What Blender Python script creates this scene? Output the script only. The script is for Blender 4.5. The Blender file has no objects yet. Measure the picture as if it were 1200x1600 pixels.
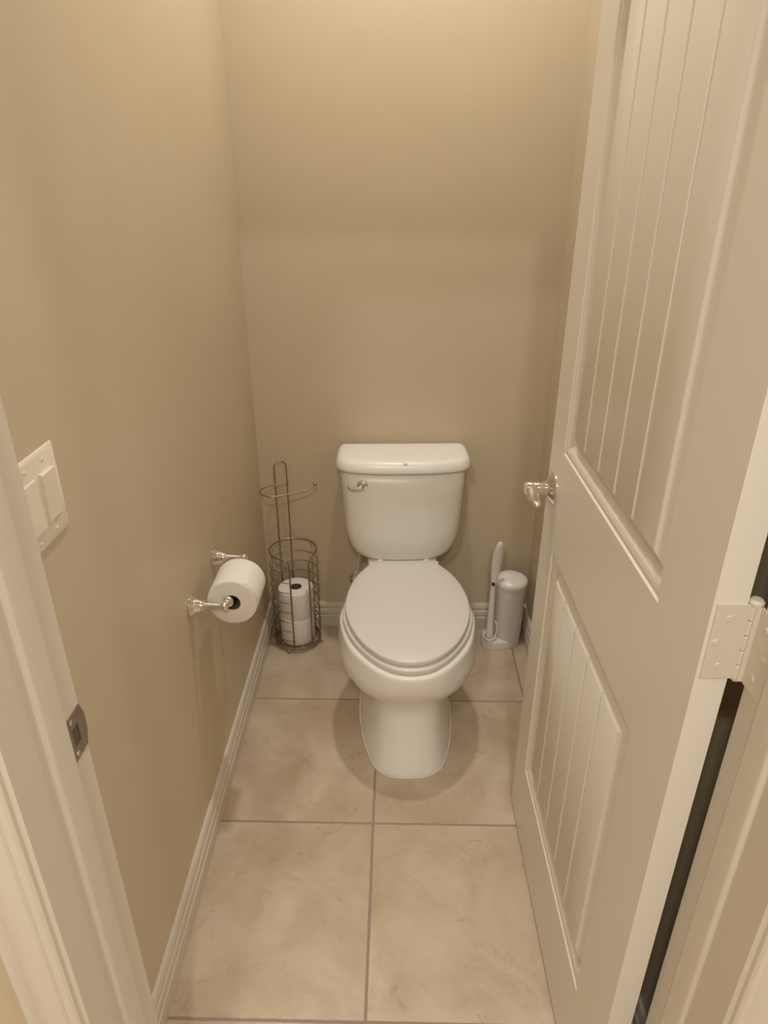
import bpy, bmesh, math, random
from mathutils import Vector, Matrix
random.seed(7)
PI = math.pi
SC = bpy.context.scene
COL = SC.collection

# ------------------------------------------------------------------ camera
F_PX, PITCH, YAW, ROLL = 1077.73, 0.4565, 0.0192, 0.0007
cam = bpy.data.cameras.new('camera'); camo = bpy.data.objects.new('camera', cam); COL.objects.link(camo)
cam.sensor_fit = 'VERTICAL'; cam.sensor_height = 32.0; cam.lens = F_PX/1600*32.0
cam.clip_start = 0.01
_right = Vector((1, 0, 0)); _fwd = Vector((0, math.cos(PITCH), -math.sin(PITCH))); _up = Vector((0, math.sin(PITCH), math.cos(PITCH)))
_Z = Matrix.Rotation(YAW, 3, 'Z'); _right, _fwd, _up = _Z @ _right, _Z @ _fwd, _Z @ _up
_r = math.cos(ROLL)*_right + math.sin(ROLL)*_up; _u = -math.sin(ROLL)*_right + math.cos(ROLL)*_up
M3 = Matrix((_r, _u, -_fwd)).transposed()
camo.matrix_world = Matrix.Translation((0.05076, -0.76927, 1.48919)) @ M3.to_4x4()
SC.camera = camo
SC.cycles.max_bounces = 16; SC.cycles.diffuse_bounces = 12; SC.cycles.glossy_bounces = 6

# ------------------------------------------------------------------ world, lights, exposure
w = bpy.data.worlds.new('world'); SC.world = w; w.use_nodes = True
w.node_tree.nodes['Background'].inputs[0].default_value = (0.9, 0.85, 0.75, 1)
w.node_tree.nodes['Background'].inputs[1].default_value = 0.02
vs = SC.view_settings
vs.view_transform = 'Standard'; vs.look = 'None'; vs.gamma = 1; vs.use_curve_mapping = False
vs.exposure = 0.0

def area(name, loc, size, power, col, rot=(0, 0, 0), shape='DISK', spread=PI):
    l = bpy.data.lights.new(name, 'AREA'); l.shape = shape; l.energy = power; l.color = col; l.spread = spread
    if shape == 'RECTANGLE': l.size, l.size_y = size
    else: l.size = size
    o = bpy.data.objects.new(name, l); COL.objects.link(o); o.location = loc; o.rotation_euler = rot
    return o
WARM = (1.0, 0.965, 0.91)
CEIL = 2.74
LX, LY = 0.087, 0.86
area('toilet_room_lamp', (LX, LY, CEIL-0.032), 0.10, 14.2, WARM)
area('bathroom_can_and_fill_lamp', (0.30, -0.80, CEIL-0.01), 0.15, 4.0, WARM)
area('bathroom_can_and_fill_lamp', (-0.45, -1.62, CEIL-0.01), 0.15, 20.0, WARM)  # added fill, placed to brighten the hinge gap and door face
area('bathroom_can_and_fill_lamp', (0.10, -1.90, CEIL-0.01), 0.15, 26.0, WARM)
for y in (-1.6, -1.3, -1.0):
    area('vanity_lamp', (1.62, y, 2.0), 0.13, 3.6, WARM, rot=(0, math.radians(80), 0))

# ------------------------------------------------------------------ helpers
def prop(o, label=None, cat=None, group=None, kind=None):
    if label: o['label'] = label
    if cat: o['category'] = cat
    if group: o['group'] = group
    if kind: o['kind'] = kind
    return o
def empty(name, loc=(0, 0, 0), rz=0):
    o = bpy.data.objects.new(name, None); COL.objects.link(o); o.location = loc; o.rotation_euler = (0, 0, rz)
    o.empty_display_size = 0.05
    return o
def mk(name, bm, mat, parent=None, smooth=False, bevel=0, seg=2, auto=None, sub=0):
    bmesh.ops.remove_doubles(bm, verts=bm.verts, dist=1e-6)
    bmesh.ops.recalc_face_normals(bm, faces=bm.faces)
    me = bpy.data.meshes.new(name); bm.to_mesh(me); bm.free()
    o = bpy.data.objects.new(name, me); COL.objects.link(o)
    me.materials.append(mat)
    if smooth or auto:
        me.shade_smooth()
        if auto: me.set_sharp_from_angle(angle=math.radians(auto))
    if bevel:
        b = o.modifiers.new('bevel', 'BEVEL'); b.width = bevel; b.segments = seg; b.limit_method = 'ANGLE'; b.angle_limit = math.radians(40)
    if sub:
        s = o.modifiers.new('sub', 'SUBSURF'); s.levels = sub; s.render_levels = sub
    if parent: o.parent = parent
    return o
def box(bm, x0, x1, y0, y1, z0, z1, M=None):
    vs_ = [bm.verts.new((x, y, z)) for x in (x0, x1) for y in (y0, y1) for z in (z0, z1)]
    for f in ((0, 1, 3, 2), (4, 6, 7, 5), (0, 4, 5, 1), (2, 3, 7, 6), (0, 2, 6, 4), (1, 5, 7, 3)):
        bm.faces.new([vs_[i] for i in f])
    if M:
        for v in vs_: v.co = M @ v.co
def extrude_profile(bm, prof, a, b, axis_u, axis_v):
    """profile [(u,v)] swept from point a to point b"""
    a, b, u, v = Vector(a), Vector(b), Vector(axis_u), Vector(axis_v)
    A = [bm.verts.new(a+u*p[0]+v*p[1]) for p in prof]; B = [bm.verts.new(b+u*p[0]+v*p[1]) for p in prof]
    n = len(prof)
    for i in range(n): bm.faces.new([A[i], A[(i+1) % n], B[(i+1) % n], B[i]])
    bm.faces.new(A); bm.faces.new(B[::-1])
def tube(bm, pts, r, n=10, closed=False, flat=None):
    pts = [Vector(p) for p in pts]; N = len(pts)
    rs = r if isinstance(r, (list, tuple)) else [r]*N
    def tan(i):
        if closed: return (pts[(i+1) % N]-pts[i-1]).normalized()
        return (pts[min(i+1, N-1)]-pts[max(i-1, 0)]).normalized()
    t0 = tan(0); ref = Vector((0, 0, 1)) if abs(t0.z) < 0.9 else Vector((1, 0, 0))
    nrm = (ref - t0*ref.dot(t0)).normalized(); rings = []; prev = t0
    for i in range(N):
        t = tan(i); q = prev.rotation_difference(t); nrm = q @ nrm; nrm = (nrm-t*nrm.dot(t)).normalized(); prev = t
        bi = t.cross(nrm)
        rings.append([bm.verts.new(pts[i]+(nrm*math.cos(2*PI*k/n)+bi*math.sin(2*PI*k/n))*rs[i]) for k in range(n)])
    for i in range(N if closed else N-1):
        A, B = rings[i], rings[(i+1) % N]
        off = 0
        if closed and i == N-1:
            off = min(range(n), key=lambda o_: (A[0].co-B[o_].co).length)
        for k in range(n): bm.faces.new([A[k], A[(k+1) % n], B[(k+1+off) % n], B[(k+off) % n]])
    if not closed:
        bm.faces.new(rings[0][::-1]); bm.faces.new(rings[-1])
def lathe(bm, prof, origin, axis=(0, 0, 1), n=32, closed=False, sx=1, sy=1, phase=0):
    """prof [(r, h)] revolved round axis at origin"""
    ax = Vector(axis).normalized(); ref = Vector((0, 0, 1)) if abs(ax.z) < 0.9 else Vector((1, 0, 0))
    u = (ref-ax*ref.dot(ax)).normalized(); v = ax.cross(u); o = Vector(origin); rings = []
    for r, h in prof:
        if r < 1e-7: rings.append([bm.verts.new(o+ax*h)])
        else: rings.append([bm.verts.new(o+ax*h+(u*math.cos(2*PI*k/n+phase)*sx+v*math.sin(2*PI*k/n+phase)*sy)*r) for k in range(n)])
    L = len(rings)
    for i in range(L if closed else L-1):
        A, B = rings[i], rings[(i+1) % L]
        for k in range(n):
            k2 = (k+1) % n
            if len(A) == 1 and len(B) == 1: continue
            if len(A) == 1: bm.faces.new([A[0], B[k], B[k2]])
            elif len(B) == 1: bm.faces.new([A[k], A[k2], B[0]])
            else: bm.faces.new([A[k], A[k2], B[k2], B[k]])
def sphere(bm, c, r, n=16):
    lathe(bm, [(r*math.sin(PI*i/n), -r*math.cos(PI*i/n)) for i in range(n+1)], c, n=n)
def catmull(pts, m):
    """smooth open curve through pts, m samples by arc length"""
    P = [Vector(p) for p in pts]; P = [2*P[0]-P[1]]+P+[2*P[-1]-P[-2]]; out = []
    for i in range(1, len(P)-2):
        for k in range(16):
            t = k/16; a, b, c, d = P[i-1], P[i], P[i+1], P[i+2]
            out.append(0.5*((2*b)+(c-a)*t+(2*a-5*b+4*c-d)*t*t+(3*b-a-3*c+d)*t**3))
    out.append(P[-2])
    cum = [0]
    for i in range(1, len(out)): cum.append(cum[-1]+(out[i]-out[i-1]).length)
    res = []; j = 0
    for k in range(m):
        s = cum[-1]*k/(m-1)
        while j < len(cum)-2 and cum[j+1] < s: j += 1
        t = (s-cum[j])/max(cum[j+1]-cum[j], 1e-9); res.append(out[j].lerp(out[j+1], min(max(t, 0), 1)))
    return res
def half(pts, m=33):
    """half outline [(y, halfwidth)] front -> back, mirrored to a closed ring of (x, y)"""
    P = [(-pts[1][1], pts[1][0], 0)] + [(h, y, 0) for y, h in pts]   # symmetric start tangent
    c = catmull([(h, y, 0) for y, h in pts], m)
    c[0].x = 0; c[-1].x = 0
    R_ = [(p.x, p.y) for p in c]; Lh = [(-p.x, p.y) for p in c[1:-1]][::-1]
    return R_+Lh
def loft(bm, levels, cap0=True, cap1=True):
    rings = [[bm.verts.new((x, y, z)) for x, y in ring] for ring, z in levels]; n = len(rings[0])
    for A, B in zip(rings, rings[1:]):
        for k in range(n): bm.faces.new([A[k], A[(k+1) % n], B[(k+1) % n], B[k]])
    def cap(R_, flip):
        c = Vector((0, 0, 0))
        for v in R_: c += v.co
        c = bm.verts.new(c/len(R_))
        for k in range(n): bm.faces.new([R_[k], R_[(k+1) % n], c])
    if cap0: cap(rings[0], True)
    if cap1: cap(rings[-1], False)
def scl(ring, sx, sy, cy):
    return [(x*sx, cy+(y-cy)*sy) for x, y in ring]
def inset(ring, d):
    n = len(ring); out = []
    for i in range(n):
        a, b = Vector(ring[i-1]), Vector(ring[(i+1) % n]); t = (b-a).normalized(); nn = Vector((t.y, -t.x))
        out.append((ring[i][0]-nn.x*d, ring[i][1]-nn.y*d))
    return out

# ------------------------------------------------------------------ materials
def mat(name, col, rough=0.5, metal=0, spec=0.5, coat=0):
    m = bpy.data.materials.new(name); m.use_nodes = True; b = m.node_tree.nodes['Principled BSDF']
    b.inputs['Base Color'].default_value = (*col, 1); b.inputs['Roughness'].default_value = rough
    b.inputs['Metallic'].default_value = metal; b.inputs['Specular IOR Level'].default_value = spec
    b.inputs['Coat Weight'].default_value = coat; b.inputs['Coat Roughness'].default_value = 0.05
    return m
def nodes(m): return m.node_tree.nodes, m.node_tree.links, m.node_tree.nodes['Principled BSDF']
def noise_bump(m, scale, strength, dist=0.002, detail=4):
    n, l, b = nodes(m)
    tc = n.new('ShaderNodeTexCoord'); ns = n.new('ShaderNodeTexNoise'); bp = n.new('ShaderNodeBump')
    ns.inputs['Scale'].default_value = scale; ns.inputs['Detail'].default_value = detail
    bp.inputs['Strength'].default_value = strength; bp.inputs['Distance'].default_value = dist
    l.new(tc.outputs['Object'], ns.inputs['Vector']); l.new(ns.outputs['Fac'], bp.inputs['Height']); l.new(bp.outputs['Normal'], b.inputs['Normal'])
def noise_color(m, c1, c2, scale, lo=0.35, hi=0.65, detail=4):
    n, l, b = nodes(m)
    tc = n.new('ShaderNodeTexCoord'); ns = n.new('ShaderNodeTexNoise'); r = n.new('ShaderNodeValToRGB')
    ns.inputs['Scale'].default_value = scale; ns.inputs['Detail'].default_value = detail
    r.color_ramp.elements[0].position = lo; r.color_ramp.elements[0].color = (*c1, 1)
    r.color_ramp.elements[1].position = hi; r.color_ramp.elements[1].color = (*c2, 1)
    l.new(tc.outputs['Object'], ns.inputs['Vector']); l.new(ns.outputs['Fac'], r.inputs['Fac']); l.new(r.outputs['Color'], b.inputs['Base Color'])

WALLC = (0.54, 0.46, 0.335)
M_WALL = mat('wall_paint', WALLC, 0.42, spec=0.4)
noise_color(M_WALL, (0.555, 0.476, 0.348), (0.575, 0.494, 0.362), 3.0)
noise_bump(M_WALL, 60, 0.12, 0.002, 3)
M_CEIL = mat('ceiling_paint', (0.78, 0.74, 0.66), 0.7)
noise_bump(M_CEIL, 60, 0.1)
M_TRIM = mat('trim_paint', (0.615, 0.57, 0.485), 0.32, spec=0.5)
M_DOOR = mat('door_paint', (0.72, 0.69, 0.62), 0.34, spec=0.5)
noise_bump(M_DOOR, 30, 0.03, 0.001)
M_CER = mat('vitreous_china', (0.80, 0.79, 0.74), 0.30, spec=0.5)
M_SEAT = mat('seat_plastic', (0.67, 0.635, 0.595), 0.3)
M_CHROME = mat('polished_chrome', (0.80, 0.78, 0.78), 0.08, 1)
M_STRIKE = mat('strike_steel', (0.42, 0.36, 0.32), 0.28, 1)
M_BRONZE = mat('bronze_wire', (0.40, 0.28, 0.225), 0.34, 0.85)
M_PAPER = mat('tissue_paper', (0.80, 0.775, 0.74), 0.9, spec=0.1)
noise_bump(M_PAPER, 180, 0.25, 0.001)
M_CARD = mat('cardboard_core', (0.16, 0.12, 0.095), 0.85)
M_PLAST = mat('grey_white_plastic', (0.66, 0.63, 0.62), 0.35)
M_WHITEP = mat('white_plastic', (0.80, 0.77, 0.74), 0.28)
M_NAVY = mat('navy_button', (0.03, 0.03, 0.12), 0.35)
M_PLATE = mat('switch_plastic', (0.78, 0.72, 0.62), 0.28)
M_HOSE = mat('supply_hose', (0.6, 0.56, 0.52), 0.5)
M_DARK = mat('dark_slot', (0.10, 0.08, 0.065), 0.8)
M_CAULK = mat('caulk', (0.74, 0.69, 0.60), 0.6)
M_EMBLEM = mat('grey_emblem_ink', (0.40, 0.38, 0.38), 0.4)

# floor tiles: 0.46 m grid through x = 0, y = 0
M_TILE = mat('beige_ceramic_tile', (0.6, 0.5, 0.38), 0.38)
def build_tile():
    n, l, b = nodes(M_TILE)
    g = n.new('ShaderNodeNewGeometry'); sep = n.new('ShaderNodeSeparateXYZ'); l.new(g.outputs['Position'], sep.inputs[0])
    def math_(op, a, bb=None, c=None):
        m = n.new('ShaderNodeMath'); m.operation = op
        for i, q in enumerate((a, bb, c)):
            if q is None: continue
            if isinstance(q, (int, float)): m.inputs[i].default_value = q
            else: l.new(q, m.inputs[i])
        return m.outputs[0]
    ns = n.new('ShaderNodeTexNoise'); ns.inputs['Scale'].default_value = 30; l.new(g.outputs['Position'], ns.inputs['Vector'])
    wob = math_('MULTIPLY', math_('SUBTRACT', ns.outputs['Fac'], 0.5), 0.0022)
    def edge(o, off):
        v = math_('ADD', math_('ADD', o, wob), off+4.6)
        f = math_('FRACT', math_('DIVIDE', v, 0.46))
        d = math_('ABSOLUTE', math_('SUBTRACT', f, 0.5))
        return math_('MULTIPLY', math_('SUBTRACT', 0.5, d), 0.46), math_('FLOOR', math_('DIVIDE', v, 0.46))
    dx, ix = edge(sep.outputs[0], 0); dy, iy = edge(sep.outputs[1], 0)
    dmin = math_('MINIMUM', dx, dy)
    mr = n.new('ShaderNodeMapRange'); mr.inputs['From Min'].default_value = 0.0023; mr.inputs['From Max'].default_value = 0.0036
    l.new(dmin, mr.inputs['Value'])
    # per tile offset of the mottling
    comb = n.new('ShaderNodeCombineXYZ'); l.new(math_('MULTIPLY', ix, 7.3), comb.inputs[0]); l.new(math_('MULTIPLY', iy, 3.9), comb.inputs[1])
    va = n.new('ShaderNodeVectorMath'); va.operation = 'ADD'; l.new(g.outputs['Position'], va.inputs[0]); l.new(comb.outputs[0], va.inputs[1])
    n1 = n.new('ShaderNodeTexNoise'); n1.inputs['Scale'].default_value = 5.5; n1.inputs['Detail'].default_value = 6; n1.inputs['Roughness'].default_value = 0.62; n1.inputs['Distortion'].default_value = 0.6
    l.new(va.outputs[0], n1.inputs['Vector'])
    n2 = n.new('ShaderNodeTexNoise'); n2.inputs['Scale'].default_value = 16; n2.inputs['Detail'].default_value = 8; n2.inputs['Roughness'].default_value = 0.7; n2.inputs['Distortion'].default_value = 1.4
    l.new(va.outputs[0], n2.inputs['Vector'])
    r1 = n.new('ShaderNodeValToRGB'); e = r1.color_ramp.elements
    e[0].position = 0.36; e[0].color = (0.445, 0.342, 0.240, 1); e[1].position = 0.60; e[1].color = (0.550, 0.455, 0.345, 1)
    l.new(n1.outputs['Fac'], r1.inputs['Fac'])
    r2 = n.new('ShaderNodeValToRGB'); e = r2.color_ramp.elements
    e[0].position = 0.30; e[0].color = (0.70, 0.62, 0.52, 1); e[1].position = 0.43; e[1].color = (1, 1, 1, 1)
    l.new(n2.outputs['Fac'], r2.inputs['Fac'])
    mx = n.new('ShaderNodeMix'); mx.data_type = 'RGBA'; mx.blend_type = 'MULTIPLY'; mx.inputs['Factor'].default_value = 0.6
    l.new(r1.outputs['Color'], mx.inputs['A']); l.new(r2.outputs['Color'], mx.inputs['B'])
    m2 = n.new('ShaderNodeMix'); m2.data_type = 'RGBA'; m2.inputs['A'].default_value = (0.30, 0.24, 0.19, 1)
    l.new(mr.outputs['Result'], m2.inputs['Factor']); l.new(mx.outputs['Result'], m2.inputs['B'])
    l.new(m2.outputs['Result'], b.inputs['Base Color'])
    rr = n.new('ShaderNodeMapRange'); rr.inputs['To Min'].default_value = 0.85; rr.inputs['To Max'].default_value = 0.36
    l.new(mr.outputs['Result'], rr.inputs['Value']); l.new(rr.outputs['Result'], b.inputs['Roughness'])
    bp = n.new('ShaderNodeBump'); bp.inputs['Strength'].default_value = 0.5; bp.inputs['Distance'].default_value = 0.0015
    ad = math_('ADD', mr.outputs['Result'], math_('MULTIPLY', n2.outputs['Fac'], 0.25)); l.new(ad, bp.inputs['Height']); l.new(bp.outputs['Normal'], b.inputs['Normal'])
build_tile()

# ------------------------------------------------------------------ room shell
XL, XR, YB, YP0, YP1 = -0.4022, 0.5205, 1.3263, -0.195, -0.320
JL, JR = -0.296, 0.4205          # faces of the two door jambs
def struct(name, bm, m, **k):
    o = mk(name, bm, m, **k); o['kind'] = 'structure'; return o
def sbox(name, m, *a, **k):
    bm = bmesh.new(); box(bm, *a); return struct(name, bm, m, **k)
BX0, BX1, BY0 = -1.5, 1.7, -2.95
sbox('floor', M_TILE, BX0-0.1, BX1+0.1, BY0-0.1, YB+0.1, -0.05, 0)
sbox('ceiling', M_CEIL, BX0-0.1, BX1+0.1, BY0-0.1, YB+0.1, CEIL, CEIL+0.05)
sbox('wall_left', M_WALL, XL-0.1, XL, YP0, YB+0.1, 0, CEIL)
sbox('wall_back', M_WALL, XL, XR, YB, YB+0.1, 0, CEIL)
sbox('wall_right', M_WALL, XR, XR+0.1, YP0, YB+0.1, 0, CEIL)
HDR = 2.045
bm = bmesh.new()
box(bm, BX0, JL-0.018, YP1, YP0, 0, CEIL); box(bm, JR+0.018, BX1, YP1, YP0, 0, CEIL); box(bm, JL-0.018, JR+0.018, YP1, YP0, HDR+0.018, CEIL)
struct('wall_front', bm, M_WALL)
sbox('wall_outer_left', M_WALL, BX0-0.1, BX0, BY0, YP0, 0, CEIL)
sbox('wall_outer_right', M_WALL, BX1, BX1+0.1, BY0, YP0, 0, CEIL)
sbox('wall_outer_back', M_WALL, BX0-0.1, BX1+0.1, BY0-0.1, BY0, 0, CEIL)

BB = [(0, 0), (0.0145, 0), (0.0145, 0.043), (0.0105, 0.0465), (0.0105, 0.050), (0.0135, 0.053), (0.0135, 0.066), (0.012, 0.0705), (0.0085, 0.073), (0.0085, 0.0765), (0.0115, 0.080), (0.0105, 0.091), (0.0065, 0.0982), (0, 0.0982)]
def base(name, a, b, u):
    bm = bmesh.new(); extrude_profile(bm, BB, a, b, u, (0, 0, 1)); struct(name, bm, M_TRIM, bevel=0.0009, seg=2, auto=30)
base('baseboard_left', (XL, YP0+0.016, 0), (XL, YB, 0), (1, 0, 0))
base('baseboard_right', (XR, YP0+0.016, 0), (XR, YB, 0), (-1, 0, 0))
base('baseboard_back', (XL+0.0145, YB, 0), (XR-0.0145, YB, 0), (0, -1, 0))

# door frame: jambs + stops, casings on both sides
YJ0, YJ1 = -0.188, -0.3235
ST0, ST1 = -0.2275, -0.264
def jamb(name, x_face, d):
    bm = bmesh.new()
    prof = [(0, YJ0), (0, ST0), (d*0.0060, ST0), (d*0.0060, ST1+0.004), (d*0.0048, ST1+0.001), (0, ST1-0.0005), (0, YJ1), (-d*0.018, YJ1), (-d*0.018, YJ0)]
    extrude_profile(bm, prof, (x_face, 0, 0), (x_face, 0, HDR), (1, 0, 0), (0, 1, 0))
    return struct(name, bm, M_TRIM, bevel=0.0015, seg=3, auto=35)
jamb('trim_1', JL, 1); jamb('trim_2', JR, -1)
bm = bmesh.new(); box(bm, JL-0.018, JR+0.018, YJ1, YJ0, HDR, HDR+0.018); box(bm, JL, JR, ST1, ST0, HDR-0.0105, HDR)
struct('trim_3', bm, M_TRIM)
CS = [(0.0, 0), (0.0, 0.0085), (0.003, 0.0115), (0.009, 0.0125), (0.013, 0.0105), (0.017, 0.0105), (0.021, 0.0135), (0.038, 0.0150), (0.044, 0.0125), (0.047, 0.0165), (0.055, 0.0170), (0.058, 0.014), (0.058, 0)]
def casing(name, x0, d, yface, dy, z0=0, z1=HDR+0.005):
    bm = bmesh.new(); extrude_profile(bm, [(d*p, dy*q) for p, q in CS], (x0, yface, z0), (x0, yface, z1), (1, 0, 0), (0, 1, 0))
    return struct(name, bm, M_TRIM, bevel=0.001, seg=2, auto=35)
casing('trim_4', JL-0.0055, -1, YP1, -1); casing('trim_5', JR+0.0055, 1, YP1, -1)
casing('trim_6', JL-0.0055, -1, YP0, 0.8); casing('trim_7', JR+0.0055, 1, YP0, 0.8)
for nm, yf, dy in (('trim_8', YP1, -1), ('trim_9', YP0, 0.8)):
    bm = bmesh.new(); extrude_profile(bm, [(p, dy*q) for p, q in CS], (JL-0.0635, yf, HDR+0.0055), (JR+0.0635, yf, HDR+0.0055), (0, 0, 1), (0, 1, 0))
    struct(nm, bm, M_TRIM, auto=35)
BBO = BB
for nm, x0, x1 in (('baseboard_outer_left', BX0, JL-0.0635), ('baseboard_outer_right', JR+0.0635, BX1)):
    bm = bmesh.new(); extrude_profile(bm, BB, (x0, YP1, 0), (x1, YP1, 0), (0, -1, 0), (0, 0, 1)); struct(nm, bm, M_TRIM, auto=30)

# ------------------------------------------------------------------ door (opened inward about 90 degrees)
XD, YD, DIR, DW, DT = 0.3615, 0.5336, 0.0156, 0.7115, 0.035
DZ0, DZ1 = 0.010, 2.035
# door local frame: +X from the free edge towards the hinge, +Y = out of the visible face, Z up
tx = Vector((math.sin(DIR), -math.cos(DIR), 0)); ny = Vector((-math.cos(DIR), -math.sin(DIR), 0))
door = empty('door_1', (XD, YD, 0)); door['kind'] = 'structure'
RD = Matrix((tx, ny, Vector((0, 0, 1)))).transposed()   # columns; tx x ny = -z side checked below
if RD.determinant() < 0:
    # use +X reversed so that the frame stays right handed: local x = -s
    RD = Matrix((-tx, ny, Vector((0, 0, 1)))).transposed(); SG = -1
else: SG = 1
door.rotation_euler = RD.to_euler()
def door_slab():
    bm = bmesh.new()
    S0, S1 = 0.094, 0.592
    panels = [(0.217, 0.814), (1.0195, 1.905)]
    def V(s, z, d): return bm.verts.new((SG*s, -d, z))
    def quad(p): bm.faces.new([V(*q) for q in p])
    # stiles, rails (front face)
    for s0, s1, z0, z1 in ((0, S0, DZ0, DZ1), (S1, DW, DZ0, DZ1), (S0, S1, DZ0, panels[0][0]), (S0, S1, panels[0][1], panels[1][0]), (S0, S1, panels[1][1], DZ1)):
        quad([(s0, z0, 0), (s1, z0, 0), (s1, z1, 0), (s0, z1, 0)])
    # back and edges
    quad([(0, DZ0, DT), (DW, DZ0, DT), (DW, DZ1, DT), (0, DZ1, DT)])
    for a in ((0, 0), (DW, DW)): quad([(a[0], DZ0, 0), (a[0], DZ1, 0), (a[0], DZ1, DT), (a[0], DZ0, DT)])
    for z in (DZ0, DZ1): quad([(0, z, 0), (DW, z, 0), (DW, z, DT), (0, z, DT)])
    ring_prof = [(0, 0), (0.0025, 0.0028), (0.0065, 0.0034), (0.0085, 0.0022), (0.012, 0.0032), (0.019, 0.0080), (0.0265, 0.0135), (0.0295, 0.0140)]
    VAL, FLD, FD = 0.0295, 0.049, 0.0022
    for z0, z1 in panels:
        for (a, da), (b, db) in zip(ring_prof, ring_prof[1:]):
            A = [(S0+a, z0+a, da), (S1-a, z0+a, da), (S1-a, z1-a, da), (S0+a, z1-a, da)]
            B = [(S0+b, z0+b, db), (S1-b, z0+b, db), (S1-b, z1-b, db), (S0+b, z1-b, db)]
            for k in range(4): quad([A[k], A[(k+1) % 4], B[(k+1) % 4], B[k]])
        grooves = [0.128+0.0835*k for k in range(1, 5)]; gw = 0.0045; gd = 0.0062
        K = 8; st = (FLD-VAL)/K
        ss = [S0+VAL+st*k for k in range(K+1)]+[S1-VAL-st*k for k in range(K+1)]
        for g in grooves: ss += [g-gw, g-gw*0.25, g+gw*0.25, g+gw]
        zz = [z0+VAL+st*k for k in range(K+1)]+[z1-VAL-st*k for k in range(K+1)]
        ss.sort(); zz.sort()
        def dep(s, z):
            m_ = min(s-S0, S1-s, z-z0, z1-z)
            t = min(max((m_-VAL)/(FLD-VAL), 0), 1); d = 0.0140+(FD-0.0140)*t
            for g in grooves:
                q = abs(s-g)
                if q < gw: d = max(d, FD+(gd-FD)*min(1, (gw-q)/(gw*0.75)))
            return d
        grid = [[bm.verts.new((SG*s, -dep(s, z), z)) for z in zz] for s in ss]
        for i in range(len(ss)-1):
            for j in range(len(zz)-1):
                a, b, c, d = grid[i][j], grid[i+1][j], grid[i+1][j+1], grid[i][j+1]
                cm = -dep((ss[i]+ss[i+1])/2, (zz[j]+zz[j+1])/2)
                if abs((a.co.y+c.co.y)/2-cm) <= abs((b.co.y+d.co.y)/2-cm): bm.faces.new([a, b, c]); bm.faces.new([a, c, d])
                else: bm.faces.new([a, b, d]); bm.faces.new([b, c, d])
    return bm
slab = mk('door_slab', door_slab(), M_DOOR, door, auto=32)
def dl(s, out, z): return Vector((SG*s, out, z))
# lever handle
HS, HZ = 0.052, 0.9305
rose_bm = bmesh.new()
lathe(rose_bm, [(0, 0), (0.0325, 0), (0.0330, 0.0015), (0.0325, 0.0030), (0.0300, 0.0050), (0.0170, 0.0135), (0.0130, 0.0150), (0.0110, 0.0155), (0.0110, 0.0185), (0.0095, 0.0190), (0, 0.0190)], dl(HS, 0, HZ), (0, 1, 0), n=40)
handle = mk('door_handle', rose_bm, M_CHROME, door, auto=50)
bm = bmesh.new()
lathe(bm, [(0, 0.0175), (0.0122, 0.0175), (0.0132, 0.0190), (0.0132, 0.0545), (0.0118, 0.0565), (0, 0.0565)], dl(HS, 0, HZ), (0, 1, 0), n=32)
mk('lever_hub', bm, M_CHROME, handle, auto=50)
bm = bmesh.new()
prevr = None; rings = []
for s_, hw_, th_, o_, dz in ((-0.004, 0.0105, 0.0110, 0.0445, 0), (0.012, 0.0120, 0.0100, 0.0450, -0.0010), (0.030, 0.0122, 0.0072, 0.0455, -0.0030), (0.048, 0.0115, 0.0062, 0.0460, -0.0040), (0.062, 0.0095, 0.0058, 0.0460, -0.0035), (0.072, 0.0060, 0.0048, 0.0460, -0.0030), (0.076, 0.0020, 0.0020, 0.0460, -0.0030)):
    rings.append([bm.verts.new(dl(HS+s_, o_+hw_*math.cos(2*PI*k/20), HZ+dz+th_*math.sin(2*PI*k/20))) for k in range(20)])
for A, B in zip(rings, rings[1:]):
    for k in range(20): bm.faces.new([A[k], A[(k+1) % 20], B[(k+1) % 20], B[k]])
bm.faces.new(rings[0]); bm.faces.new(rings[-1][::-1])
mk('lever', bm, M_CHROME, handle, smooth=True)
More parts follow.
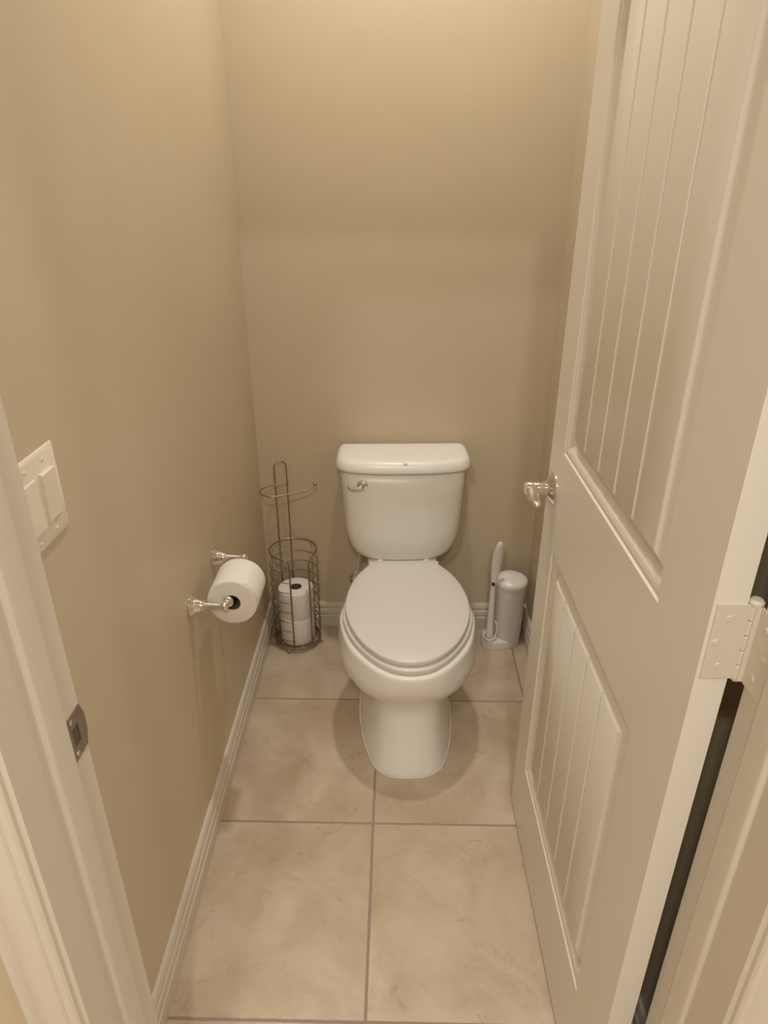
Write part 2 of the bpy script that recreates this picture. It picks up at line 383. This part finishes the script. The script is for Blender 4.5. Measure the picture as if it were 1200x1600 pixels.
# hinges: leaf on the door edge, barrel, leaf on the jamb
def hinge(zc):
    h = 0.0465
    bm = bmesh.new()
    box(bm, SG*(DW), SG*(DW+0.0022), -DT-0.003, -0.004, zc-h, zc+h)
    for zo, oo in ((0.030, -0.020), (0.0, -0.011), (-0.030, -0.020)):
        lathe(bm, [(0, 0.0032), (0.0035, 0.0030), (0.0042, 0.0022), (0.0042, 0)], dl(DW, oo, zc+zo), (SG, 0, 0), n=16)
    hg = mk('hinge', bm, M_TRIM, door, auto=40)
    bm = bmesh.new()
    for k in range(5):
        z0 = zc-h+k*2*h/5+0.0005; z1 = zc-h+(k+1)*2*h/5-0.0005
        lathe(bm, [(0, z0), (0.0066, z0), (0.0072, z0+0.0007), (0.0072, z1-0.0007), (0.0066, z1), (0, z1)], dl(DW-0.001, -DT-0.0088, 0), n=20)
    lathe(bm, [(0, zc+h), (0.0078, zc+h), (0.0080, zc+h+0.003), (0.0055, zc+h+0.0055), (0, zc+h+0.006)], dl(DW-0.001, -DT-0.0088, 0), n=20)
    lathe(bm, [(0, zc-h-0.005), (0.004, zc-h-0.0045), (0.0068, zc-h-0.001), (0.0068, zc-h), (0, zc-h)], dl(DW-0.001, -DT-0.0088, 0), n=20)
    mk('hinge_barrel', bm, M_TRIM, hg, auto=40)
    bm = bmesh.new()
    inv = door.matrix_basis.inverted() if False else (Matrix.Translation(Vector((XD, YD, 0))) @ RD.to_4x4()).inverted()
    box(bm, JR-0.0018, JR+0.001, -0.222, -0.181, zc-h, zc+h, M=inv)
    box(bm, 0.4135, JR-0.0003, -0.1845, -0.1815, zc-h, zc+h, M=inv)
    for zo, yy in ((0.030, -0.200), (0.0, -0.209), (-0.030, -0.200)):
        lathe(bm, [(0, 0.0028), (0.0035, 0.0026), (0.0042, 0.0018), (0.0042, 0)], inv @ Vector((JR, yy, zc+zo)), inv.to_3x3() @ Vector((-1, 0, 0)), n=16)
    mk('jamb_leaf', bm, M_TRIM, hg, auto=40)
for zc in (0.20, 1.052, 1.83): hinge(zc)

# strike plate on the left jamb
sp = empty('strike_plate', (JL, -0.2035, 0.9400)); prop(sp, 'small tarnished metal strike plate let into the left door jamb', 'strike plate')
bm = bmesh.new()
o = [(-0.0200, -0.0285), (0.0125, -0.0285), (0.0160, -0.018), (0.0185, -0.012), (0.0185, 0.012), (0.0160, 0.018), (0.0125, 0.0285), (-0.0200, 0.0285)]
hole = [(-0.0125, -0.0115), (0.0015, -0.0115), (0.0015, 0.0115), (-0.0125, 0.0115)]
def ring2(pts, x): return [bm.verts.new((x, y, z)) for y, z in pts]
oF, oB, hF, hB = ring2(o, 0.0016), ring2(o, -0.0002), ring2(hole, 0.0016), ring2(hole, -0.0002)
for A, B in ((oF, oB), (hF, hB)):
    for k in range(len(A)): bm.faces.new([A[k], A[(k+1) % len(A)], B[(k+1) % len(A)], B[k]])
for F in ((oF, hF), (oB, hB)):
    O, H = F
    for f in ((O[0], O[1], H[1], H[0]), (O[1], O[2], O[3], H[1]), (O[3], O[4], H[2], H[1]), (O[4], O[5], O[6], H[2]), (O[6], O[7], H[3], H[2]), (O[7], O[0], H[0], H[3])): bm.faces.new(f)
mk('plate', bm, M_STRIKE, sp)
bm = bmesh.new(); box(bm, 0.0001, 0.0006, -0.0125, 0.0015, -0.0115, 0.0115); mk('latch_hole', bm, M_DARK, sp)
for z in (-0.0215, 0.0215):
    bm = bmesh.new(); lathe(bm, [(0, 0.0024), (0.0025, 0.0022), (0.0034, 0.0014), (0.0034, 0)], (0, -0.010, z), (1, 0, 0), n=16); mk('screw', bm, M_CHROME, sp, auto=50)

# ------------------------------------------------------------------ toilet
tl = empty('toilet', (0.068, 1.306, 0), 0.038)
prop(tl, 'white two piece toilet with closed seat lid against the back wall', 'toilet')
B_ = 4
foot = [(-0.698, 0), (-0.696, 0.030), (-0.688, 0.058), (-0.662, 0.090), (-0.586, 0.117), (-0.49, 0.133), (-0.40, 0.137), (-0.25, 0.128), (-0.13, 0.105), (-0.10, 0.06), (-0.095, 0)]
p05 = [(-0.690, 0), (-0.688, 0.028), (-0.680, 0.053), (-0.654, 0.084), (-0.58, 0.112), (-0.49, 0.129), (-0.40, 0.133), (-0.25, 0.124), (-0.13, 0.101), (-0.10, 0.06), (-0.095, 0)]
p12 = [(-0.674, 0), (-0.672, 0.026), (-0.664, 0.050), (-0.640, 0.078), (-0.57, 0.106), (-0.49, 0.122), (-0.40, 0.126), (-0.25, 0.118), (-0.13, 0.096), (-0.10, 0.06), (-0.095, 0)]
p18 = [(-0.655, 0), (-0.653, 0.028), (-0.645, 0.053), (-0.620, 0.080), (-0.56, 0.107), (-0.48, 0.121), (-0.40, 0.124), (-0.25, 0.116), (-0.13, 0.096), (-0.10, 0.06), (-0.095, 0)]
p215 = [(-0.658, 0), (-0.655, 0.037), (-0.645, 0.068), (-0.615, 0.098), (-0.55, 0.126), (-0.48, 0.137), (-0.40, 0.136), (-0.25, 0.119), (-0.15, 0.098), (-0.11, 0.06), (-0.105, 0)]
p25 = [(-0.682, 0), (-0.678, 0.046), (-0.664, 0.088), (-0.628, 0.130), (-0.56, 0.165), (-0.48, 0.177), (-0.40, 0.170), (-0.26, 0.128), (-0.16, 0.102), (-0.11, 0.06), (-0.105, 0)]
p29 = [(-0.712, 0), (-0.708, 0.050), (-0.692, 0.094), (-0.651, 0.137), (-0.575, 0.177), (-0.47, 0.190), (-0.38, 0.180), (-0.26, 0.134), (-0.16, 0.106), (-0.09, 0.07), (-0.085, 0)]
p33 = [(-0.729, 0), (-0.724, 0.048), (-0.703, 0.091), (-0.656, 0.137), (-0.58, 0.178), (-0.47, 0.194), (-0.38, 0.180), (-0.26, 0.138), (-0.16, 0.110), (-0.05, 0.095), (-0.045, 0)]
rim = [(-0.730, 0), (-0.724, 0.045), (-0.701, 0.084), (-0.654, 0.126), (-0.585, 0.166), (-0.47, 0.1905), (-0.38, 0.178), (-0.26, 0.136), (-0.16, 0.112), (-0.03, 0.105), (-0.025, 0)]
bm = bmesh.new()
R_rim = half(rim)
loft(bm, [(half(foot), 0.0005), (half(foot), 0.008), (half(p05), 0.018), (half(p12), 0.11), (half(p18), 0.175), (half(p215), 0.215), (half(p25), 0.25), (half(p29), 0.285), (half(p33), 0.325),
          (R_rim, 0.350), (R_rim, 0.362), (inset(R_rim, 0.0035), 0.3685), (inset(R_rim, 0.009), 0.3705), (inset(R_rim, 0.02), 0.3705)])
mk('bowl', bm, M_CER, tl, smooth=True)
# seat ring and lid
seat_o = [(-0.722, 0), (-0.715, 0.040), (-0.690, 0.079), (-0.643, 0.120), (-0.58, 0.156), (-0.51, 0.177), (-0.465, 0.181), (-0.40, 0.176), (-0.33, 0.159), (-0.27, 0.132), (-0.235, 0.108), (-0.215, 0.104), (-0.2145, 0)]
lid_o = [(-0.711, 0), (-0.706, 0.036), (-0.684, 0.075), (-0.643, 0.113), (-0.59, 0.143), (-0.525, 0.165), (-0.465, 0.1735), (-0.41, 0.1715), (-0.35, 0.161), (-0.295, 0.142), (-0.255, 0.120), (-0.234, 0.106), (-0.214, 0.103), (-0.2135, 0)]
def slab_loft(name, out, z0, z1, e, m, dome=0.0):
    bm = bmesh.new(); R_ = half(out, 49)
    lv = [(inset(R_, e), z0), (inset(R_, e*0.3), z0+e*0.3), (R_, z0+e), (R_, z1-e*1.2), (inset(R_, e*0.35), z1-e*0.4), (inset(R_, e*1.2), z1)]
    if dome: lv += [(scl(inset(R_, e), 0.8, 0.8, -0.45), z1+dome*0.6), (scl(inset(R_, e), 0.45, 0.45, -0.45), z1+dome)]
    loft(bm, lv); return mk(name, bm, m, tl, smooth=True)
seat = slab_loft('seat', seat_o, 0.3715, 0.3885, 0.004, M_SEAT)
lid = slab_loft('seat_lid', lid_o, 0.3915, 0.4075, 0.0035, M_SEAT, dome=0.002)
for s in (-1, 1):
    bm = bmesh.new(); lathe(bm, [(0, 0), (0.011, 0), (0.011, 0.008), (0.0085, 0.012), (0.0085, 0.030), (0, 0.031)], (s*0.072, -0.200, 0.3705), n=20); mk('seat_hinge', bm, M_SEAT, tl, auto=50)
# tank
tk = [(-0.172, 0), (-0.171, 0.05), (-0.167, 0.105), (-0.157, 0.155), (-0.140, 0.182), (-0.108, 0.194), (-0.06, 0.196), (-0.014, 0.195), (-0.003, 0.185), (0.0, 0.170), (0.0, 0.08), (0.0, 0)]
def tank_ring(hw, fy):
    k = hw/0.196; return half([(y*fy, h*k) for y, h in tk], 41)
bm = bmesh.new()
loft(bm, [(tank_ring(0.100, 0.84), 0.3725), (tank_ring(0.124, 0.90), 0.3745), (tank_ring(0.141, 0.935), 0.381), (tank_ring(0.158, 0.955), 0.396), (tank_ring(0.1705, 0.965), 0.417), (tank_ring(0.179, 0.972), 0.445), (tank_ring(0.1835, 0.978), 0.475), (tank_ring(0.187, 0.985), 0.53), (tank_ring(0.1915, 0.995), 0.61), (tank_ring(0.195, 1.0), 0.684)])
mk('tank', bm, M_CER, tl, smooth=True)
tlr = [(-0.186, 0), (-0.185, 0.05), (-0.181, 0.105), (-0.170, 0.158), (-0.152, 0.190), (-0.120, 0.206), (-0.06, 0.207), (-0.012, 0.203), (0.001, 0.190), (0.004, 0.170), (0.004, 0.08), (0.004, 0)]
R_ = half(tlr, 49); bm = bmesh.new()
loft(bm, [(inset(R_, 0.012), 0.684), (inset(R_, 0.003), 0.684), (R_, 0.6865), (R_, 0.692), (inset(R_, 0.0012), 0.699), (inset(R_, 0.005), 0.7085), (inset(R_, 0.010), 0.7150), (inset(R_, 0.0145), 0.7178), (inset(R_, 0.0190), 0.7195), (scl(R_, 0.86, 0.72, -0.088), 0.7208), (scl(R_, 0.70, 0.50, -0.088), 0.7212)])
tlid = mk('tank_lid', bm, M_CER, tl, smooth=True)
bm = bmesh.new()
tube(bm, [(-0.007+0.0022*k, -0.1752+0.0012*math.sin(k*0.9), 0.7163-0.0010*math.sin(k*0.9)) for k in range(7)], 0.0007, 6)
tube(bm, [(-0.004, -0.1788, 0.7131), (0.009, -0.1788, 0.7131)], 0.0006, 6)
tube(bm, [(0.0020, -0.1770, 0.7148), (0.009, -0.1770, 0.7148)], 0.0006, 6)
mk('emblem', bm, M_EMBLEM, tlid, smooth=True)
# flush lever
LVX, LVY, LVZ = -0.125, -0.166, 0.6425
bm = bmesh.new(); lathe(bm, [(0, 0), (0.0155, 0), (0.0165, 0.002), (0.0160, 0.0045), (0.0120, 0.0065), (0.0085, 0.0075), (0.0085, 0.012), (0, 0.012)], (LVX, LVY+0.003, LVZ), (-0.12, -1, 0), n=28)
fl = mk('flush_lever', bm, M_CHROME, tl, auto=50)
bm = bmesh.new(); tube(bm, [(LVX+0.003, LVY-0.011, LVZ+0.001), (LVX-0.010, LVY-0.013, LVZ-0.003), (LVX-0.022, LVY-0.013, LVZ-0.006), (LVX-0.034, LVY-0.012, LVZ-0.0055), (LVX-0.045, LVY-0.010, LVZ-0.001)], [0.0085, 0.0065, 0.005, 0.0048, 0.003], 14)
mk('lever_arm', bm, M_CHROME, fl, smooth=True)
# caulk bead round the foot
bm = bmesh.new(); fr = inset(half(foot), -0.0015); tube(bm, [(x, y, 0.0015) for x, y in fr], 0.003, 6, closed=True); mk('caulk_bead', bm, M_CAULK, tl, smooth=True)

# water supply: wall escutcheon, stop valve, hose up to the tank
sv = empty('water_supply_valve', (-0.080, YB, 0.195)); prop(sv, 'chrome water supply valve and thin hose on the wall left behind the toilet', 'valve')
bm = bmesh.new(); lathe(bm, [(0, 0.0005), (0.031, 0.0005), (0.0315, 0.003), (0.026, 0.007), (0.015, 0.010), (0.008, 0.011)], (0, 0, 0), (0, -1, 0), n=32); mk('escutcheon', bm, M_CHROME, sv, auto=50)
bm = bmesh.new(); tube(bm, [(0, -0.004, 0), (0, -0.052, 0)], 0.008, 14); tube(bm, [(0, -0.046, -0.012), (0, -0.046, 0.026)], 0.0085, 14); lathe(bm, [(0, 0), (0.013, 0.002), (0.014, 0.008), (0.010, 0.012), (0, 0.012)], (0, -0.062, 0), (0, -1, 0), n=20, sx=1.2, sy=0.7); mk('valve_body', bm, M_CHROME, sv, auto=50)
bm = bmesh.new(); tube(bm, [(0, -0.046, 0.02), (0.002, -0.047, 0.06), (0.006, -0.052, 0.10), (0.012, -0.062, 0.140), (0.016, -0.070, 0.178)], 0.0048, 12); mk('supply_hose', bm, M_HOSE, sv, smooth=True)

# ------------------------------------------------------------------ wire stand for spare rolls
RC = Vector((-0.291, 1.228, 0)); RR = 0.0775
rk = empty('toilet_paper_stand', RC); prop(rk, 'bronze wire toilet paper stand with round cage and hook arm in left corner', 'toilet paper stand')
def P(a, r=RR, z=0): return (r*math.cos(a), r*math.sin(a), z)
rad = math.radians
aF0, aF1 = rad(-92), rad(-43)     # open front between these angles: the two front uprights
def arc(a0, a1, r, z, n=40): return [P(a0+(a1-a0)*k/n, r, z) for k in range(n+1)]
ZT = 0.368
bm = bmesh.new(); lathe(bm, [(RR-0.003, 0.010), (RR+0.0025, 0.010), (RR+0.003, 0.011), (RR+0.003, 0.0205), (RR+0.0025, 0.0215), (RR-0.003, 0.0215)], (0, 0, 0), n=64, closed=True)
mk('base_ring', bm, M_BRONZE, rk, auto=40)
bm = bmesh.new()
for a in (0.4, 0.4+PI/2):
    tube(bm, [P(a, RR, 0.0125), P(a+PI, RR, 0.0125)], 0.002, 8)
mk('base_cross_wire', bm, M_BRONZE, rk, smooth=True)
for a in (rad(-106), rad(-8), rad(82), rad(172)):
    bm = bmesh.new(); sphere(bm, P(a, RR+0.005, 0.0058), 0.0056, 14); tube(bm, [P(a, RR+0.004, 0.008), P(a, RR+0.001, 0.016)], 0.003, 8); mk('ball_foot', bm, M_BRONZE, rk, smooth=True)
# top ring flows down at both sides of the front opening into the thick uprights
bm = bmesh.new()
fr0, fr1 = aF0, aF1
pts = [P(fr0, RR, 0.018), P(fr0, RR, 0.12), P(fr0, RR, 0.25), P(fr0, RR, ZT-0.022), P(fr0-0.03, RR, ZT-0.010), P(fr0-0.10, RR, ZT-0.002)]
pts += [P(fr0-0.2-(2*PI-(fr1-fr0)-0.5)*k/44, RR, ZT) for k in range(45)]
pts += [P(fr1+0.16, RR, ZT-0.004), P(fr1+0.05, RR, ZT-0.016), P(fr1, RR, ZT-0.034), P(fr1, RR, 0.25), P(fr1, RR, 0.12), P(fr1, RR, 0.018)]
tube(bm, pts, 0.0029, 10)
mk('front_frame', bm, M_BRONZE, rk, smooth=True)
for i in range(8):
    z = 0.050+0.0385*i; bm = bmesh.new()
    lo, hi = fr1, fr0+2*PI
    pp = []
    for k in range(49):
        a = lo+(hi-lo)*k/48; pp.append(P(a, RR+0.0035*min(1, 6*k/48, 6*(48-k)/48), z))
    tube(bm, pp, 0.0014, 8); mk('hoop', bm, M_BRONZE, rk, smooth=True)
for a in (rad(-135), rad(180), rad(45), rad(5)):
    bm = bmesh.new(); tube(bm, [P(a, RR, 0.016), P(a, RR, ZT)], 0.0015, 8); mk('upright', bm, M_BRONZE, rk, smooth=True)
# tall handle loop at the back left
ha, hb = rad(134), rad(103); ra = Vector(P(ha, RR-0.001)); rb = Vector(P(hb, RR-0.001)); mid = (ra+rb)/2; dv = (rb-ra)/2; HT = 0.655
bm = bmesh.new(); pts = [ra+Vector((0, 0, 0.016)), ra+Vector((0, 0, 0.3)), ra+Vector((0, 0, HT-dv.length-0.005))]
pts += [mid-dv*math.cos(PI*k/12)+Vector((0, 0, HT-dv.length+dv.length*math.sin(PI*k/12))) for k in range(13)]
pts += [rb+Vector((0, 0, HT-dv.length-0.005)), rb+Vector((0, 0, 0.3)), rb+Vector((0, 0, 0.016))]
tube(bm, pts, 0.0024, 10); mk('handle', bm, M_BRONZE, rk, smooth=True)
HZ2 = 0.577
bm = bmesh.new()
wp = [(-0.303, 1.302), (-0.330, 1.288), (-0.358, 1.272), (-0.377, 1.254), (-0.384, 1.232), (-0.379, 1.209), (-0.362, 1.193), (-0.338, 1.188), (-0.300, 1.203), (-0.262, 1.222), (-0.232, 1.237)]
sm = catmull([(x, y, HZ2) for x, y in wp], 40)
tail = catmull([(-0.232, 1.237, HZ2), (-0.222, 1.244, HZ2+0.006), (-0.211, 1.251, HZ2+0.015)], 8)[1:]
tube(bm, [Vector(p)-RC for p in sm+tail], 0.0021, 10)
arm = mk('roll_arm', bm, M_BRONZE, rk, smooth=True)
bm = bmesh.new(); sphere(bm, Vector((-0.2095, 1.2525, HZ2+0.0165))-RC, 0.0062, 16); mk('ball_tip', bm, M_BRONZE, arm, smooth=True)

# ------------------------------------------------------------------ toilet paper
def roll(name, loc, R0, r0, L, label, group=None):
    t = empty(name, loc); prop(t, label, 'toilet paper roll', group)
    bm = bmesh.new(); lathe(bm, [(r0, 0), (R0-0.003, 0), (R0-0.0008, 0.0012), (R0, 0.004), (R0, L-0.004), (R0-0.0008, L-0.0012), (R0-0.003, L), (r0, L)], (0, 0, 0), n=56, closed=True); mk('tissue', bm, M_PAPER, t, auto=50)
    bm = bmesh.new(); lathe(bm, [(r0-0.0015, 0.0015), (r0+0.0002, 0.0015), (r0+0.0002, L-0.0015), (r0-0.0015, L-0.0015)], (0, 0, 0), n=36, closed=True); mk('cardboard_core', bm, M_CARD, t, auto=50)
    return t
roll('toilet_paper_roll', (RC.x+0.001, RC.y, 0.0150), 0.0590, 0.0200, 0.103, 'white toilet paper roll at the bottom of the wire stand')
roll('toilet_paper_roll', (RC.x+0.002, RC.y+0.001, 0.1185), 0.0595, 0.0200, 0.103, 'white toilet paper roll on top of another inside the wire stand')
RX, RZ = -0.3165, 0.6205
t = roll('toilet_paper_roll', (RX, 0.528, RZ), 0.0565, 0.0195, 0.104, 'white toilet paper roll hanging on the chrome wall holder, edge torn')
t.rotation_euler = (-PI/2, 0, 0)       # local z -> world +y
bm = bmesh.new()
NA, NL = 26, 30; g = []
for j in range(NA):
    row = []
    for i in range(NL):
        a = rad(70-j*(84/(NA-1))); r = 0.0560+0.0018*min(1, j/5)
        y = 0.003+0.098*i/(NL-1)
        da = 0.0
        if j == NA-1: da = rad(3.0*math.sin(i*1.9)+2.0*math.sin(i*0.7))
        a -= da
        row.append(bm.verts.new((r*math.cos(a), -r*math.sin(a), y)))
    g.append(row)
for j in range(NA-1):
    for i in range(NL-1): bm.faces.new([g[j][i], g[j+1][i], g[j+1][i+1], g[j][i+1]])
ls = mk('loose_sheet', bm, M_PAPER, t, smooth=True)
so = ls.modifiers.new('sol', 'SOLIDIFY'); so.thickness = 0.0005
# wall holder
hd = empty('toilet_paper_holder', (XL, 0.604, 0.630)); prop(hd, 'chrome two post toilet paper holder screwed to the left wall', 'toilet paper holder')
for yo in (-0.106, 0.108):
    bm = bmesh.new()
    lathe(bm, [(0, 0.0003), (0.0245, 0.0003), (0.0255, 0.002), (0.0252, 0.0045), (0.0225, 0.0062), (0.0220, 0.0078), (0.0195, 0.0095), (0.0165, 0.0165), (0.0138, 0.0250), (0.0120, 0.0285), (0.0125, 0.0300), (0.0115, 0.0318), (0.0095, 0.0325), (0.0085, 0.0450), (0.0066, 0.0600), (0.0062, 0.0700), (0, 0.0710)], (0, yo, 0.002), (1, 0, 0), n=32)
    sphere(bm, (0.0765, yo, 0.002), 0.0098, 18)
    d = 1 if yo < 0 else -1
    lathe(bm, [(0, 0), (0.0062, 0), (0.0066, 0.009), (0.0105, 0.012), (0.0128, 0.0155), (0.0132, 0.0185), (0.0115, 0.021), (0, 0.0215)], (0.0770, yo+d*0.005, 0.001), (0.13, d, -0.12), n=24)
    mk('post', bm, M_CHROME, hd, auto=50)
bm = bmesh.new(); tube(bm, [(0.0815, -0.078, -0.003), (0.0815, 0.080, -0.003)], 0.0095, 24); mk('roller', bm, M_CHROME, hd, auto=50)

# ------------------------------------------------------------------ wand caddy
cd = empty('toilet_brush_caddy', (0.445, 1.240, 0)); prop(cd, 'grey white plastic toilet wand caddy with domed lid right of the toilet', 'toilet brush caddy')
bm = bmesh.new()
def ell(rx, ry, cx=0, cy=0, n=48, pw=2.0):
    o_ = []
    for k in range(n):
        a = 2*PI*k/n; c, s = math.cos(a), math.sin(a)
        o_.append((cx+rx*math.copysign(abs(c)**(2/pw), c), cy+ry*math.copysign(abs(s)**(2/pw), s)))
    return o_
def ring_loft(bm, levels, cap=True):
    rings = [[bm.verts.new((x, y, z)) for x, y in r_] for r_, z in levels]; n = len(rings[0])
    for A, B in zip(rings, rings[1:]):
        for k in range(n): bm.faces.new([A[k], A[(k+1) % n], B[(k+1) % n], B[k]])
    if cap: bm.faces.new(rings[0][::-1]); bm.faces.new(rings[-1])
def base_ring(x0, x1, y0, y1, pw): return ell((x1-x0)/2, (y1-y0)/2, (x0+x1)/2, (y0+y1)/2, pw=pw)
ring_loft(bm, [(base_ring(-0.089, 0.016, -0.058, 0.030, 4.5), 0.001), (base_ring(-0.088, 0.016, -0.058, 0.030, 4.2), 0.026), (base_ring(-0.085, 0.014, -0.056, 0.028, 3.6), 0.0305), (base_ring(-0.078, 0.010, -0.052, 0.024, 3.2), 0.0325)])
ring_loft(bm, [(ell(0.0465, 0.0525), 0.001), (ell(0.0475, 0.0525), 0.03), (ell(0.0500, 0.0525), 0.10), (ell(0.053, 0.053), 0.235), (ell(0.0525, 0.0525), 0.240)])
mk('canister', bm, M_PLAST, cd, smooth=True, auto=60)
bm = bmesh.new()
ring_loft(bm, [(ell(0.0535, 0.0535), 0.240), (ell(0.0552, 0.0552), 0.2405), (ell(0.0556, 0.0556), 0.248), (ell(0.0545, 0.0545), 0.253), (ell(0.051, 0.051), 0.2575), (ell(0.042, 0.042), 0.2625), (ell(0.028, 0.028), 0.266), (ell(0.012, 0.012), 0.268)])
mk('lid', bm, M_WHITEP, cd, smooth=True, auto=60)
for ang, r_ in ((rad(28), 0.053), (rad(190), 0.053)):
    bm = bmesh.new(); c = Vector((r_*math.cos(ang), r_*math.sin(ang), 0.2445)); u = Vector((math.cos(ang), math.sin(ang), 0)); v = Vector((-u.y, u.x, 0))
    pr_ = [(-0.006, -0.016), (0.004, -0.010), (0.0095, 0), (0.004, 0.010), (-0.006, 0.016)]
    A = [bm.verts.new(c+u*p+v*q+Vector((0, 0, 0.0015))) for p, q in pr_]; B = [bm.verts.new(c+u*p+v*q-Vector((0, 0, 0.0015))) for p, q in pr_]
    for k in range(5): bm.faces.new([A[k], A[(k+1) % 5], B[(k+1) % 5], B[k]])
    bm.faces.new(A); bm.faces.new(B[::-1]); mk('lid_tab', bm, M_WHITEP, cd)
# cradle cup the wand stands in
WX, WY = 0.379-0.445, 1.200-1.240
bm = bmesh.new()
a0, a1 = rad(0), rad(360)
lathe(bm, [(0.0150, 0.028), (0.0180, 0.028), (0.0185, 0.040), (0.0180, 0.0425), (0.0165, 0.0425), (0.0155, 0.040)], (WX, WY, 0), n=32, closed=True)
mk('cradle', bm, M_WHITEP, cd, auto=50)
bm = bmesh.new(); tube(bm, catmull([(WX-0.014, WY+0.010, 0.052), (WX-0.0185, WY-0.001, 0.047), (WX-0.012, WY-0.0145, 0.043), (WX+0.002, WY-0.0185, 0.042), (WX+0.015, WY-0.013, 0.047), (WX+0.0225, WY-0.004, 0.062), (WX+0.0255, WY+0.000, 0.080), (WX+0.0225, WY+0.004, 0.094), (WX+0.0145, WY+0.012, 0.104)], 40), 0.0022, 8); mk('cradle_rim', bm, M_WHITEP, cd, smooth=True)
# wand
wd = empty('toilet_wand', (0.379, 1.200, 0.0365)); prop(wd, 'white plastic toilet cleaning wand standing in the caddy beside the toilet', 'toilet wand')
bm = bmesh.new(); rings = []
for z, cx, rx, ry in ((0.0, 0, 0.0115, 0.010), (0.006, 0, 0.0128, 0.0115), (0.03, 0, 0.0125, 0.011), (0.12, -0.001, 0.0100, 0.009), (0.19, -0.001, 0.0092, 0.0085), (0.215, -0.001, 0.0085, 0.008), (0.235, 0.001, 0.0105, 0.0085), (0.27, 0.003, 0.0150, 0.0085), (0.31, 0.0055, 0.0172, 0.0085), (0.345, 0.0085, 0.0160, 0.0080), (0.368, 0.0105, 0.0105, 0.007), (0.379, 0.0115, 0.0060, 0.005), (0.382, 0.012, 0.002, 0.002)):
    rings.append((ell(rx, ry, cx, 0, n=24), z))
ring_loft(bm, rings); mk('wand_body', bm, M_WHITEP, wd, smooth=True)
bm = bmesh.new(); lathe(bm, [(0, 0.0024), (0.0045, 0.0020), (0.0058, 0)], (-0.0015, -0.0073, 0.2255), (-0.05, -1, 0.12), n=24, sx=1.5); mk('button', bm, M_NAVY, wd, smooth=True)

# ------------------------------------------------------------------ light switch on the left wall
sw = empty('light_switch', (XL, 0.010, 1.1165)); prop(sw, 'cream double rocker light switch plate on the left wall', 'light switch')
bm = bmesh.new()
W2, H2 = 0.0585, 0.0615
A = [(0.0002, W2, H2), (0.003, W2, H2), (0.0055, W2-0.004, H2-0.004)]
rr = []
for x, a, b in A: rr.append([bm.verts.new((x, y, z)) for y, z in ((-a, -b), (a, -b), (a, b), (-a, b))])
for q, r_ in zip(rr, rr[1:]):
    for k in range(4): bm.faces.new([q[k], q[(k+1) % 4], r_[(k+1) % 4], r_[k]])
bm.faces.new(rr[0][::-1]); bm.faces.new(rr[-1])
mk('wall_plate', bm, M_PLATE, sw, bevel=0.0012, seg=3, auto=40)
for yc, flip in ((-0.023, -1), (0.023, 1)):
    bm = bmesh.new(); x0 = 0.0050
    h = 0.0335; hw = 0.0165
    pr_ = [(x0, -h), (x0+0.0012, -h), (x0+0.0030 if flip > 0 else x0+0.0055, -h+0.001), (x0+0.0045, 0), (x0+0.0060 if flip > 0 else x0+0.0030, h-0.001), (x0+0.0015, h), (x0, h)]
    extrude_profile(bm, [(a-0, b) for a, b in pr_], (0, yc-hw, 0), (0, yc+hw, 0), (1, 0, 0), (0, 0, 1))
    mk('rocker', bm, M_PLATE, sw, bevel=0.0005, seg=2, auto=40)
for yc in (-0.023, 0.023):
    for z in (-0.0485, 0.0485):
        bm = bmesh.new(); lathe(bm, [(0, 0.0016), (0.002, 0.0014), (0.0031, 0.0004), (0.0031, 0)], (0.0053, yc, z), (1, 0, 0), n=16); mk('screw', bm, M_PLATE, sw, smooth=True)

# ------------------------------------------------------------------ ceiling lamp housings (outside the frame)
bm = bmesh.new(); lathe(bm, [(0.060, 0), (0.085, 0), (0.085, -0.008), (0.062, -0.030), (0.058, -0.030), (0.058, -0.006), (0.060, -0.004)], (0, 0, 0), n=40, closed=True)
cl = empty('ceiling_light', (LX, LY, CEIL)); prop(cl, 'round ceiling lamp with white trim over the toilet', 'ceiling light')
mk('lamp_trim', bm, M_TRIM, cl, auto=40)
